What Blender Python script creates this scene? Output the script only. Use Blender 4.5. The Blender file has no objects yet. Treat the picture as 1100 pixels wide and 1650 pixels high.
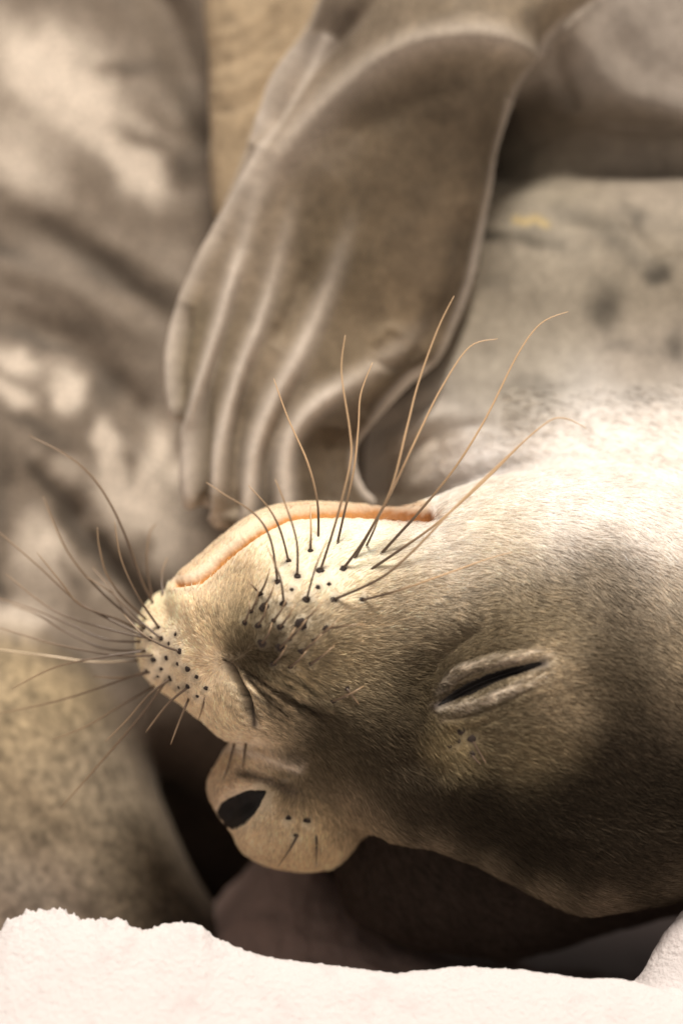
import bpy, math, random
import numpy as np
from mathutils import Vector
from mathutils.bvhtree import BVHTree

random.seed(4)
rng = np.random.default_rng(7)
SC = bpy.context.scene
COL = SC.collection
S = 0.0004            # metres per design unit
D = 5000.0            # camera distance in design units
CX, CZ, GZ = 550.0, 825.0, 1600.0

def W(X, Y, Z):       # design units (right, away, down) -> world metres
    return ((X - CX) * S, Y * S, (GZ - Z) * S)

# ------------------------------------------------------------------ camera
cam = bpy.data.objects.new('camera', bpy.data.cameras.new('camera'))
COL.objects.link(cam)
cam.location = W(CX, -D, CZ)
cam.rotation_euler = (math.radians(90), 0, 0)
cam.data.sensor_fit = 'VERTICAL'
cam.data.sensor_height = 24
cam.data.lens = 24 * D / 1650
cam.data.clip_start = 0.05
cam.data.clip_end = 500
cam.data.dof.use_dof = True
cam.data.dof.focus_distance = (D - 120) * S
cam.data.dof.aperture_fstop = 0.95
SC.camera = cam

# ------------------------------------------------------------------ light
SUN = Vector((0.06, -0.40, 0.90)).normalized()
elev = math.asin(SUN.z)
world = bpy.data.worlds.new('World'); SC.world = world; world.use_nodes = True
nt = world.node_tree
sky = nt.nodes.new('ShaderNodeTexSky'); sky.sky_type = 'NISHITA'; sky.sun_disc = False
sky.sun_elevation = elev
sky.sun_rotation = math.atan2(SUN.x, SUN.y)
sky.dust_density = 4.0
hs = nt.nodes.new('ShaderNodeHueSaturation'); hs.inputs['Saturation'].default_value = 0.12
tint = nt.nodes.new('ShaderNodeMix'); tint.data_type = 'RGBA'; tint.blend_type = 'MULTIPLY'
tint.inputs[0].default_value = 1.0; tint.inputs[7].default_value = (1.0, 0.92, 0.84, 1)
nt.links.new(sky.outputs[0], hs.inputs['Color']); nt.links.new(hs.outputs[0], tint.inputs[6])
nt.links.new(tint.outputs[2], nt.nodes['Background'].inputs[0])
nt.nodes['Background'].inputs[1].default_value = 0.05
sun = bpy.data.objects.new('sun', bpy.data.lights.new('sun', 'SUN')); COL.objects.link(sun)
sun.data.energy = 3.5; sun.data.angle = math.radians(13); sun.data.color = (1.0, 0.92, 0.83)
sun.rotation_euler = SUN.to_track_quat('Z', 'Y').to_euler()
SC.view_settings.view_transform = 'Standard'
try: SC.view_settings.look = 'None'
except Exception: pass
SC.view_settings.gamma = 1.0
SC.view_settings.exposure = 0.3
SC.view_settings.use_curve_mapping = False
SC.render.engine = 'CYCLES'
SC.cycles.use_denoising = True

# ------------------------------------------------------------------ numeric helpers
_perm = rng.permutation(256).astype(np.int32)
_grad = rng.normal(size=(256, 3)).astype(np.float32); _grad /= np.linalg.norm(_grad, axis=1)[:, None]
def perlin(P):
    P = np.asarray(P, np.float32)
    I = np.floor(P).astype(np.int32); F = P - I
    U = F * F * F * (F * (F * 6 - 15) + 10)
    out = 0
    for c in range(8):
        o = np.array([c & 1, (c >> 1) & 1, c >> 2])
        J = (I + o) & 255
        h = _perm[(_perm[(_perm[J[:, 0]] + J[:, 1]) & 255] + J[:, 2]) & 255]
        g = (_grad[h] * (F - o)).sum(1)
        w = np.prod(np.where(o == 1, U, 1 - U), axis=1)
        out = out + g * w
    return out * 1.6
def fbm(P, s, octv=3, rough=0.5):
    P = np.asarray(P, np.float32) / s
    a, r, n = 1.0, 0, 0
    for i in range(octv):
        r = r + a * perlin(P + 17.3 * i); n += a; a *= rough; P = P * 2.03
    return r / n

def spline(pts, closed=False, n=10):
    p = np.array(pts, float); m = len(p); out = []
    for i in range(m if closed else m - 1):
        if closed: a, b, c, d = p[(i - 1) % m], p[i], p[(i + 1) % m], p[(i + 2) % m]
        else: a, b, c, d = p[max(i - 1, 0)], p[i], p[i + 1], p[min(i + 2, m - 1)]
        for t in np.arange(n) / n:
            out.append(0.5 * (2 * b + (c - a) * t + (2 * a - 5 * b + 4 * c - d) * t * t + (3 * b - a - 3 * c + d) * t ** 3))
    if not closed: out.append(p[-1])
    return np.array(out)

def segdist(X, Z, p, closed):
    best = np.full(X.shape, 1e9, np.float32); tt = np.zeros(X.shape, np.float32)
    m = len(p); k = m if closed else m - 1
    for i in range(k):
        a = p[i]; b = p[(i + 1) % m]; v = b - a; L = v @ v + 1e-9
        t = np.clip(((X - a[0]) * v[0] + (Z - a[1]) * v[1]) / L, 0, 1)
        d = (X - a[0] - t * v[0]) ** 2 + (Z - a[1] - t * v[1]) ** 2
        u = d < best
        best = np.where(u, d, best); tt = np.where(u, (i + t) / k, tt)
    return np.sqrt(best), tt

def inside(X, Z, p):
    r = np.zeros(X.shape, bool); m = len(p)
    for i in range(m):
        a = p[i]; b = p[(i + 1) % m]
        if a[1] == b[1]: continue
        c = ((a[1] > Z) != (b[1] > Z)) & (X < (b[0] - a[0]) * (Z - a[1]) / (b[1] - a[1]) + a[0])
        r ^= c
    return r

def axis(*segs):      # (start, end, step) pieces
    v = []
    for a, b, s in segs:
        n = max(1, int(round((b - a) / s))); v += list(a + (b - a) * np.arange(n) / n)
    v.append(segs[-1][1]); return np.array(v, np.float32)

def smin(a, b, k):
    h = np.clip(0.5 + 0.5 * (b - a) / k, 0, 1)
    return b + (a - b) * h - k * h * (1 - h)

class Field:
    def __init__(s, xs, ys, zs):
        s.xs, s.ys, s.zs = xs, ys, zs
        s.X, s.Z = np.meshgrid(xs, zs, indexing='ij'); s.F = None
    def relief(s, pts, y0, H, R, k=30, tx=0, tz=0, bumps=(), soft=45):
        sc = (D + y0) / D
        p = spline(pts, True, 6)
        p = np.stack([CX + (p[:, 0] - CX) * sc, CZ + (p[:, 1] - CZ) * sc], 1)
        d, _ = segdist(s.X, s.Z, p, True); d = np.where(inside(s.X, s.Z, p), d, -d)
        c = p.mean(0)
        wd = np.clip((d - 8) / 45, 0, 1); ds = d.astype(np.float32)
        for _ in range(soft):
            p_ = np.pad(ds, 1, 'edge'); ds = ds * (1 - wd) + wd * (p_[1:-1, 1:-1] * .2 + .2 * (p_[2:, 1:-1] + p_[:-2, 1:-1] + p_[1:-1, 2:] + p_[1:-1, :-2]))
        d = ds
        ym = y0 + tx * (s.X - c[0]) + tz * (s.Z - c[1])
        Hm = np.full(s.X.shape, H, np.float32)
        for (bx, bz, br, ba) in bumps:
            bx = CX + (bx - CX) * sc; bz = CZ + (bz - CZ) * sc
            Hm += ba * np.exp(-((s.X - bx) ** 2 + (s.Z - bz) ** 2) / (br * br))
        t = np.minimum(d / R, 1)
        e = (1 - t) ** 2 - 1
        f = (((s.ys[None, :, None] - ym[:, None, :]) / Hm[:, None, :]) ** 2 + e[:, None, :]).astype(np.float32) * (0.5 * min(R, H))
        s.F = f if s.F is None else smin(s.F, f, k)
    def stash(s):
        g = s.F; s.F = None; return g
    def join(s, g, k):
        s.F = smin(s.F, g, k)
    def ball(s, c, r, k=30, sub=False):
        x, y, z = c; rx, ry, rz = r; sc = (D + y) / D; x = CX + (x - CX) * sc; z = CZ + (z - CZ) * sc
        q = np.sqrt(((s.xs[:, None, None] - x) / rx) ** 2 + ((s.ys[None, :, None] - y) / ry) ** 2 + ((s.zs[None, None, :] - z) / rz) ** 2)
        f = ((q - 1) * min(r)).astype(np.float32)
        s.F = f if s.F is None else (smin(s.F, f, k) if not sub else -smin(-s.F, f, k))
    def mesh(s):
        F = s.F; ins = F < 0
        c = ins[:-1, :-1, :-1].astype(np.int8)
        for o in range(1, 8):
            a, b, d = o & 1, (o >> 1) & 1, o >> 2
            c = c + ins[a:F.shape[0] - 1 + a, b:F.shape[1] - 1 + b, d:F.shape[2] - 1 + d]
        act = (c > 0) & (c < 8)
        idx = np.full(act.shape, -1, np.int32); I, J, K = np.nonzero(act); n = len(I)
        idx[I, J, K] = np.arange(n)
        acc = np.zeros((n, 3)); cnt = np.zeros(n)
        ax = (s.xs, s.ys, s.zs)
        for dim in range(3):
            o1, o2 = [q for q in range(3) if q != dim]
            for a in (0, 1):
                for b in (0, 1):
                    P0 = [I.copy(), J.copy(), K.copy()]; P0[o1] += a; P0[o2] += b
                    P1 = [q.copy() for q in P0]; P1[dim] += 1
                    f0 = F[tuple(P0)]; f1 = F[tuple(P1)]
                    m = (f0 < 0) != (f1 < 0)
                    t = np.where(m, f0 / np.where(m, f0 - f1, 1), 0)
                    for q in range(3):
                        v = ax[q][P0[q]]
                        if q == dim: v = v + t * (ax[q][P1[q]] - v)
                        acc[:, q] += np.where(m, v, 0)
                    cnt += m
        V = acc / cnt[:, None]
        faces = []
        for dim in range(3):
            o1, o2 = [(1, 2), (2, 0), (0, 1)][dim]
            sl0 = [slice(None)] * 3; sl1 = [slice(None)] * 3
            sl0[dim] = slice(None, -1); sl1[dim] = slice(1, None)
            A = ins[tuple(sl0)]; B = ins[tuple(sl1)]
            P = list(np.nonzero(A != B)); s0 = A[tuple(P)]
            ok = (P[o1] > 0) & (P[o2] > 0) & (P[o1] < act.shape[o1]) & (P[o2] < act.shape[o2])
            P = [q[ok] for q in P]; s0 = s0[ok]; q4 = []
            for (a, b) in ((1, 1), (0, 1), (0, 0), (1, 0)):
                Q = [q.copy() for q in P]; Q[o1] -= a; Q[o2] -= b; q4.append(idx[tuple(Q)])
            q4 = np.stack(q4, 1); q4[~s0] = q4[~s0][:, ::-1]; faces.append(q4)
        fc = np.concatenate(faces); fc = fc[(fc >= 0).all(1)]
        return V, fc[:, ::-1]     # the flip of Z mirrors the winding

def mk_mesh(name, V, faces):
    me = bpy.data.meshes.new(name)
    me.vertices.add(len(V)); me.vertices.foreach_set('co', np.asarray(V, np.float32).ravel())
    nf, k = faces.shape
    me.loops.add(nf * k); me.loops.foreach_set('vertex_index', faces.astype(np.int32).ravel())
    me.polygons.add(nf); me.polygons.foreach_set('loop_start', np.arange(0, nf * k, k, dtype=np.int32))
    me.update(calc_edges=True)
    me.shade_smooth()
    return me

def wcoord(V):
    return np.stack([(V[:, 0] - CX) * S, V[:, 1] * S, (GZ - V[:, 2]) * S], 1)
def dcoord(P):
    return np.stack([P[:, 0] / S + CX, P[:, 1] / S, GZ - P[:, 2] / S], 1)

def refine(me, smooth=2, levels=1):
    o = bpy.data.objects.new('tmp', me); COL.objects.link(o)
    if smooth:
        m = o.modifiers.new('s', 'SMOOTH'); m.factor = 0.5; m.iterations = smooth
    if levels:
        m = o.modifiers.new('d', 'SUBSURF'); m.levels = levels; m.render_levels = levels
    dg = bpy.context.evaluated_depsgraph_get()
    r = bpy.data.meshes.new_from_object(o.evaluated_get(dg)); bpy.data.objects.remove(o); bpy.data.meshes.remove(me)
    return r
def getco(me):
    a = np.empty(len(me.vertices) * 3, np.float32); me.vertices.foreach_get('co', a); return a.reshape(-1, 3)
def getno(me):
    a = np.empty(len(me.vertices) * 3, np.float32); me.vertex_normals.foreach_get('vector', a); return a.reshape(-1, 3)
def setco(me, P):
    me.vertices.foreach_set('co', np.asarray(P, np.float32).ravel()); me.update()
def setcol(me, C, name='coat'):
    a = me.attributes.get(name) or me.attributes.new(name, 'FLOAT_COLOR', 'POINT')
    c = np.ones((len(C), 4), np.float32); c[:, :3] = np.clip(C, 0.004, 1); a.data.foreach_set('color', c.ravel())

def project(P):      # design coords -> photo plane coordinates
    k = D / (D + P[:, 1])
    return CX + (P[:, 0] - CX) * k, CZ + (P[:, 2] - CZ) * k

# strokes: relief of folds, rims and creases laid along polylines on a surface
def strokes(u, v, lst):
    out = np.zeros(len(u), np.float32)
    for (pts, w, amp, taper) in lst:
        p = spline(pts, False, 5)
        lo = p.min(0) - 3 * w; hi = p.max(0) + 3 * w
        m = (u > lo[0]) & (u < hi[0]) & (v > lo[1]) & (v < hi[1])
        if not m.any(): continue
        d, t = segdist(u[m], v[m], p, False)
        g = np.exp(-(d / w) ** 2) * amp
        if taper == 2: g = g * np.clip(2.6 * t, 0, 1) ** 1.3
        elif taper: g = g * np.clip(4 * t, 0, 1) * np.clip(4 * (1 - t), 0, 1)
        out[m] += g
    return out
def lin(c):
    c = np.array(c, float) / 255
    return np.where(c <= 0.04045, c / 12.92, ((c + 0.055) / 1.055) ** 2.4)
def colours(u, v, ctrl, base=None, m=None):
    if m is not None:
        out = np.empty((len(u), 3)); out[:] = base if base is not None else 0.2; out[m] = colours(u[m], v[m], ctrl, base); return out
    wsum = np.full(len(u), 1e-5); acc = np.zeros((len(u), 3))
    for (x, y, r, c) in ctrl:
        w = np.exp(-np.minimum(((u - x) ** 2 + (v - y) ** 2) / (r * r), 60))
        acc += w[:, None] * np.array(c); wsum += w
    b = np.array(base if base is not None else (0.2, 0.16, 0.12))
    return (acc + 1e-5 * b) / wsum[:, None]
def blotch(u, v, lst):
    out = np.zeros(len(u))
    for (x, y, a, b, ang, amp) in lst:
        c, s_ = math.cos(math.radians(ang)), math.sin(math.radians(ang))
        p = (u - x) * c + (v - y) * s_; q = -(u - x) * s_ + (v - y) * c
        out += amp * np.exp(-np.minimum((p / a) ** 2 + (q / b) ** 2, 40) ** 1.3)
    return out

def obj(name, data, mat=None, parent=None, label=None, cat=None, kind=None, group=None):
    o = bpy.data.objects.new(name, data); COL.objects.link(o)
    if mat is not None and data is not None:
        data.materials.clear(); data.materials.append(mat)
    if parent is not None: o.parent = parent
    for k, x in (('label', label), ('category', cat), ('kind', kind), ('group', group)):
        if x: o[k] = x
    return o

# ------------------------------------------------------------------ materials
def coat_mat(name, rough=0.62, grain=900, amt=0.25, bump=0.25, bscale=1500, sheen=0.04):
    m = bpy.data.materials.new(name); m.use_nodes = True; t = m.node_tree; b = t.nodes['Principled BSDF']
    at = t.nodes.new('ShaderNodeAttribute'); at.attribute_name = 'coat'
    tc = t.nodes.new('ShaderNodeTexCoord')
    n1 = t.nodes.new('ShaderNodeTexNoise'); n1.inputs['Scale'].default_value = grain; n1.inputs['Detail'].default_value = 3
    mr = t.nodes.new('ShaderNodeMapRange'); mr.inputs[1].default_value = 0.3; mr.inputs[2].default_value = 0.7
    mr.inputs[3].default_value = 1 - amt; mr.inputs[4].default_value = 1 + amt
    mx = t.nodes.new('ShaderNodeVectorMath'); mx.operation = 'SCALE'
    t.links.new(tc.outputs['Object'], n1.inputs['Vector']); t.links.new(n1.outputs[0], mr.inputs[0])
    t.links.new(at.outputs['Color'], mx.inputs[0]); t.links.new(mr.outputs[0], mx.inputs['Scale'])
    t.links.new(mx.outputs[0], b.inputs['Base Color'])
    n2 = t.nodes.new('ShaderNodeTexNoise'); n2.inputs['Scale'].default_value = bscale; n2.inputs['Detail'].default_value = 2
    bp = t.nodes.new('ShaderNodeBump'); bp.inputs['Strength'].default_value = bump; bp.inputs['Distance'].default_value = 0.001
    t.links.new(tc.outputs['Object'], n2.inputs['Vector']); t.links.new(n2.outputs[0], bp.inputs['Height']); t.links.new(bp.outputs[0], b.inputs['Normal'])
    b.inputs['Roughness'].default_value = rough; b.inputs['Sheen Weight'].default_value = sheen
    b.inputs['Sheen Tint'].default_value = (1, 0.93, 0.82, 1); b.inputs['Specular IOR Level'].default_value = 0.15
    return m
def plain_mat(name, col, rough=0.5, spec=0.4, nscale=0, namt=0.3):
    m = bpy.data.materials.new(name); m.use_nodes = True; t = m.node_tree; b = t.nodes['Principled BSDF']
    b.inputs['Base Color'].default_value = (*col, 1); b.inputs['Roughness'].default_value = rough; b.inputs['Specular IOR Level'].default_value = spec
    if nscale:
        tc = t.nodes.new('ShaderNodeTexCoord'); n = t.nodes.new('ShaderNodeTexNoise'); n.inputs['Scale'].default_value = nscale
        cr = t.nodes.new('ShaderNodeValToRGB')
        cr.color_ramp.elements[0].position = 0.3; cr.color_ramp.elements[1].position = 0.7
        cr.color_ramp.elements[0].color = (*[c * (1 - namt) for c in col], 1); cr.color_ramp.elements[1].color = (*[min(1, c * (1 + namt)) for c in col], 1)
        t.links.new(tc.outputs['Object'], n.inputs['Vector']); t.links.new(n.outputs[0], cr.inputs[0]); t.links.new(cr.outputs[0], b.inputs['Base Color'])
    return m
M_COAT = coat_mat('pup_coat', amt=0.14, bump=0.12, sheen=0.10)
M_COAT2 = coat_mat('adult_coat', grain=260, amt=0.25, bump=0.25, bscale=500)
def attr_mat(name, rough, spec):
    m = bpy.data.materials.new(name); m.use_nodes = True; t = m.node_tree; b = t.nodes['Principled BSDF']
    a = t.nodes.new('ShaderNodeAttribute'); a.attribute_name = 'coat'; t.links.new(a.outputs['Color'], b.inputs['Base Color'])
    b.inputs['Roughness'].default_value = rough; b.inputs['Specular IOR Level'].default_value = spec; return m
M_FUR = attr_mat('short_fur', 0.75, 0.12)
_t = M_FUR.node_tree; _b = _t.nodes['Principled BSDF']; _tr = _t.nodes.new('ShaderNodeBsdfTranslucent'); _mx = _t.nodes.new('ShaderNodeMixShader'); _mx.inputs[0].default_value = 0.42
_t.links.new(_t.nodes['Attribute'].outputs['Color'], _tr.inputs[0]); _t.links.new(_b.outputs[0], _mx.inputs[1]); _t.links.new(_tr.outputs[0], _mx.inputs[2]); _t.links.new(_mx.outputs[0], _t.nodes['Material Output'].inputs[0])
M_WHISK = attr_mat('whisker_horn', 0.35, 0.5)
M_DARK = plain_mat('wet_dark_skin', (0.008, 0.006, 0.005), 0.5, 0.2, 900, 0.5)
M_PIT = plain_mat('follicle_skin', (0.035, 0.025, 0.02), 0.7, 0.2, 1200, 0.4)
M_LIP = coat_mat('lip_skin', rough=0.5, grain=500, amt=0.2, bump=0.3, bscale=700, sheen=0.05)

# ------------------------------------------------------------------ snow
def build_snow():
    xs = axis((-100000, -20000, 16000), (-20000, -3000, 2500), (-3000, -400, 130), (-400, -30, 14), (-30, 1130, 3.2), (1130, 1500, 14), (1500, 4000, 130), (4000, 20000, 2500), (20000, 100000, 16000))
    ys = axis((-20000, -5000, 2500), (-5000, -900, 400), (-900, -460, 12), (-460, -170, 3.2), (-170, 500, 9), (500, 1500, 50), (1500, 6000, 500), (6000, 20000, 2500), (20000, 200000, 16000))
    X, Y = np.meshgrid(xs, ys, indexing='ij')
    u = CX + (X - CX) * D / (D + Y)
    # crest of the near bank, as height profile along its length
    cr = np.array([(-400, 1530), (-60, 1520), (0, 1505), (14, 1480), (45, 1470), (105, 1466), (125, 1480), (150, 1484), (195, 1480), (232, 1502), (262, 1488), (290, 1486), (325, 1490), (345, 1512), (392, 1530), (430, 1543), (470, 1549), (560, 1559), (640, 1569), (700, 1562), (740, 1557), (830, 1561), (900, 1571), (940, 1578), (1000, 1577), (1050, 1590), (1100, 1608), (1500, 1640)], float)
    crest = np.interp(u, cr[:, 0], cr[:, 1])
    YC = -200.0
    zc = CZ + (crest - CZ) * (D + YC) / D
    sm = np.interp(u, cr[:, 0], np.convolve(np.pad(cr[:, 1], 4, 'edge'), np.ones(9) / 9, 'valid')); zs = CZ + (sm - CZ) * (D + YC) / D
    wf = np.exp(-np.clip(YC - Y, 0, None) / 45)
    front = zc * wf + zs * (1 - wf) + np.clip(YC - Y, 0, 420) * 1.35 * (1 - np.exp(-np.clip(YC - Y, 0, None) / 60))   # slopes down to the viewer
    back = 1655 + 0 * Y
    back -= 215 * np.exp(-((u - 450) / 150) ** 2 - ((Y - 420) / 190) ** 2)        # shaded hump under the muzzle
    back -= 60 * np.exp(-((u - 700) / 330) ** 2 - ((Y - 300) / 170) ** 2)
    back -= 235 * np.exp(-(np.clip(1150 - u, 0, 999) / 125) ** 2 - (np.clip(u - 1450, 0, 9999) / 300) ** 2 - ((Y + 100) / 75) ** 2) * (1 + .1 * np.sin(u / 70))       # pale hump at the right
    t = np.clip((Y - YC) / 75, 0, 1); t = t * t * (3 - 2 * t)
    Z = np.where(Y < YC, front, zc * (1 - t) + back * t)
    far = np.clip((np.abs(Y) - 900) / 800, 0, 1)
    Z = Z * (1 - far) + 1660 * far
    P = np.stack([X.ravel(), Y.ravel(), Z.ravel()], 1)
    near = np.exp(-((np.clip(np.abs(P[:, 1] + 200) - 350, 0, None)) / 300) ** 2)
    n = fbm(P, 60, 3) * 5 + fbm(P, 16, 3, .6) * 3.2
    lumps = np.maximum(fbm(P + 99, 11, 2), -0.1) * 5 * np.exp(-((P[:, 1] - YC) / 30) ** 2)
    rough_left = np.clip((560 - u.ravel()) / 400, 0.12, 1)
    P[:, 2] -= (n * (0.35 + 0.65 * rough_left) + lumps * rough_left * 1.6) * near
    crumb = np.exp(-((P[:, 1] - YC) / 28) ** 2)
    P[:, 2] -= crumb * (fbm(P + 7, 20, 4, .8) * 9 + np.clip(fbm(P + 70, 7, 2) - .05, 0, 1) * 12) * np.clip(rough_left, .3, 1)
    P[:, 2] += fbm(P, 9000, 2) * 200 * np.clip((np.abs(P[:, 1]) - 4000) / 10000, 0, 1)
    bk = np.clip((P[:, 1] - YC - 60) / 60, 0, 1) * np.exp(-(P[:, 1] / 900) ** 2); P[:, 2] -= bk * (fbm(P + 5, 70, 4, .6) * 26)
    P[:, 0] += fbm(P + 31, 18, 2) * 4 * near * rough_left
    nx, ny = X.shape; i = np.arange(nx * ny).reshape(nx, ny)
    q = np.stack([i[:-1, :-1], i[1:, :-1], i[1:, 1:], i[:-1, 1:]], -1).reshape(-1, 4)
    me = mk_mesh('snow_ground', wcoord(P), q)
    uu = u.ravel()
    C = np.tile(np.array([0.645, 0.60, 0.585]), (len(P), 1))
    st = np.clip(fbm(P, 70, 4, .7) * 1.6 - 0.12, 0, 1)[:, None] * near[:, None]
    C = C * (1 - st * np.array([0.12, 0.17, 0.165]))
    back_w = np.clip((P[:, 1] - YC - 40) / 60, 0, 1) * np.exp(-(P[:, 1] / 5000) ** 2)      # shade behind the bank and under the seals, put into the snow colour
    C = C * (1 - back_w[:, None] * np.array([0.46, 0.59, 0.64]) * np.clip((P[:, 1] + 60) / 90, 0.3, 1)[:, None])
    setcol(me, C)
    m = bpy.data.materials.new('snow'); m.use_nodes = True; t = m.node_tree; b = t.nodes['Principled BSDF']
    at = t.nodes.new('ShaderNodeAttribute'); at.attribute_name = 'coat'; t.links.new(at.outputs['Color'], b.inputs['Base Color'])
    b.inputs['Roughness'].default_value = 0.75; b.inputs['Subsurface Weight'].default_value = 0.25
    b.inputs['Subsurface Radius'].default_value = (0.006, 0.005, 0.005); b.inputs['Subsurface Scale'].default_value = 0.6
    tc = t.nodes.new('ShaderNodeTexCoord'); n2 = t.nodes.new('ShaderNodeTexNoise'); n2.inputs['Scale'].default_value = 300; n2.inputs['Detail'].default_value = 4
    bp = t.nodes.new('ShaderNodeBump'); bp.inputs['Strength'].default_value = 0.65; bp.inputs['Distance'].default_value = 0.003
    t.links.new(tc.outputs['Object'], n2.inputs['Vector']); t.links.new(n2.outputs[0], bp.inputs['Height']); t.links.new(bp.outputs[0], b.inputs['Normal'])
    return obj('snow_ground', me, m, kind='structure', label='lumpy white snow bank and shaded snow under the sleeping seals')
build_snow()

# ------------------------------------------------------------------ the seal pup
F = Field(axis((100, 200, 12), (200, 1115, 4.9), (1115, 1300, 16), (1300, 3300, 50)),
          axis((-300, 130, 6), (130, 400, 9), (400, 1500, 36)),
          axis((-900, -60, 36), (-60, 770, 9), (770, 1480, 4.9), (1480, 1570, 9), (1570, 1760, 24)))
HEAD = [(268, 962), (276, 935), (310, 905), (345, 875), (385, 842), (430, 818), (480, 810), (560, 811), (640, 817), (700, 800), (800, 770), (950, 760),
        (1150, 820), (1330, 1000), (1330, 1280), (1200, 1420), (1100, 1446), (1010, 1462), (930, 1466), (850, 1434), (760, 1388), (690, 1364), (640, 1354), (590, 1330),
        (540, 1275), (480, 1225), (420, 1195), (365, 1192), (325, 1160), (290, 1120), (270, 1050)]
F.relief(HEAD, 10, 150, 130, bumps=[(800, 1110, 190, 55), (1050, 1150, 260, 60), (480, 985, 110, 50), (650, 1080, 75, -22), (370, 1075, 50, -20), (480, 1000, 70, 12), (430, 1150, 55, 18), (360, 930, 60, -20), (700, 880, 90, 5)])
PAD = [(222, 1010), (236, 975), (262, 955), (300, 965), (330, 1030), (345, 1110), (330, 1150), (290, 1130), (255, 1108), (226, 1070)]
F.relief(PAD, 60, 85, 48, k=22)
# orbit of the far eye, seen past the bridge of the nose
F.relief([(385, 1188), (352, 1228), (337, 1262), (347, 1305), (372, 1340), (392, 1372), (430, 1394), (480, 1403), (520, 1400), (552, 1382), (585, 1345), (640, 1290), (600, 1190), (480, 1150)], 75, 95, 62, k=30)
# back of the skull, tucked under the cheek
F.relief([(540, 1280), (538, 1360), (548, 1430), (575, 1482), (640, 1517), (720, 1534), (810, 1540), (900, 1524), (1000, 1490), (1150, 1455), (1450, 1400), (1450, 1050), (620, 1100)], 240, 165, 150, k=16)
# chest and trunk
F.relief([(640, 900), (585, 800), (590, 690), (640, 570), (690, 450), (700, 350), (720, 296), (800, 286), (900, 272), (1100, 257), (1400, 245), (2000, 260), (2600, 420), (2900, 780), (2700, 1180), (2300, 1400), (1500, 1480), (1150, 1430), (1000, 1200), (760, 1050)],
         480, 300, 260, k=60, bumps=[(950, 830, 200, 130), (1150, 900, 240, 120)])
HEADF = F.stash()
# shoulder above the armpit
F.relief([(560, -60), (640, 20), (740, 60), (790, 160), (800, 300), (920, 330), (1100, 320), (1500, 320), (2300, 340), (2500, 0), (2000, -240), (1300, -300), (700, -230)], 500, 230, 230, k=70,
         bumps=[(960, 40, 90, 30)])
# tan fold behind the flipper
F.relief([(290, -200), (322, -40), (334, 120), (343, 330), (390, 420), (500, 260), (620, 60), (760, -200)], 430, 70, 70, k=20)
# fore flipper
FLIP = [(602, 814), (584, 790), (574, 755), (580, 715), (612, 670), (660, 622), (702, 580), (737, 520), (762, 450), (776, 380), (789, 300), (802, 235), (825, 165), (850, 110), (900, 40), (1040, -60), (1050, -220), (640, -220), (555, -100), (500, 30), (440, 130),
        (400, 230), (352, 355), (304, 445), (274, 540), (269, 620), (281, 668), (300, 690), (303, 740), (307, 800), (318, 817), (346, 822), (368, 850), (440, 880), (590, 870)]
F.relief(FLIP, 235, 62, 70, k=45, tz=-0.12, tx=0.05, bumps=[(760, 60, 170, 110), (620, 330, 170, 30), (520, 740, 60, -12)])
F.join(HEADF, 9); del HEADF
V, fc = F.mesh(); del F
me = mk_mesh('body', wcoord(V), fc)
me = refine(me, 3, 1)
P = dcoord(getco(me)); N = getno(me); u, v = project(P)
front = np.clip(-N[:, 1] * 3 + 0.2, 0, 1)

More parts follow.
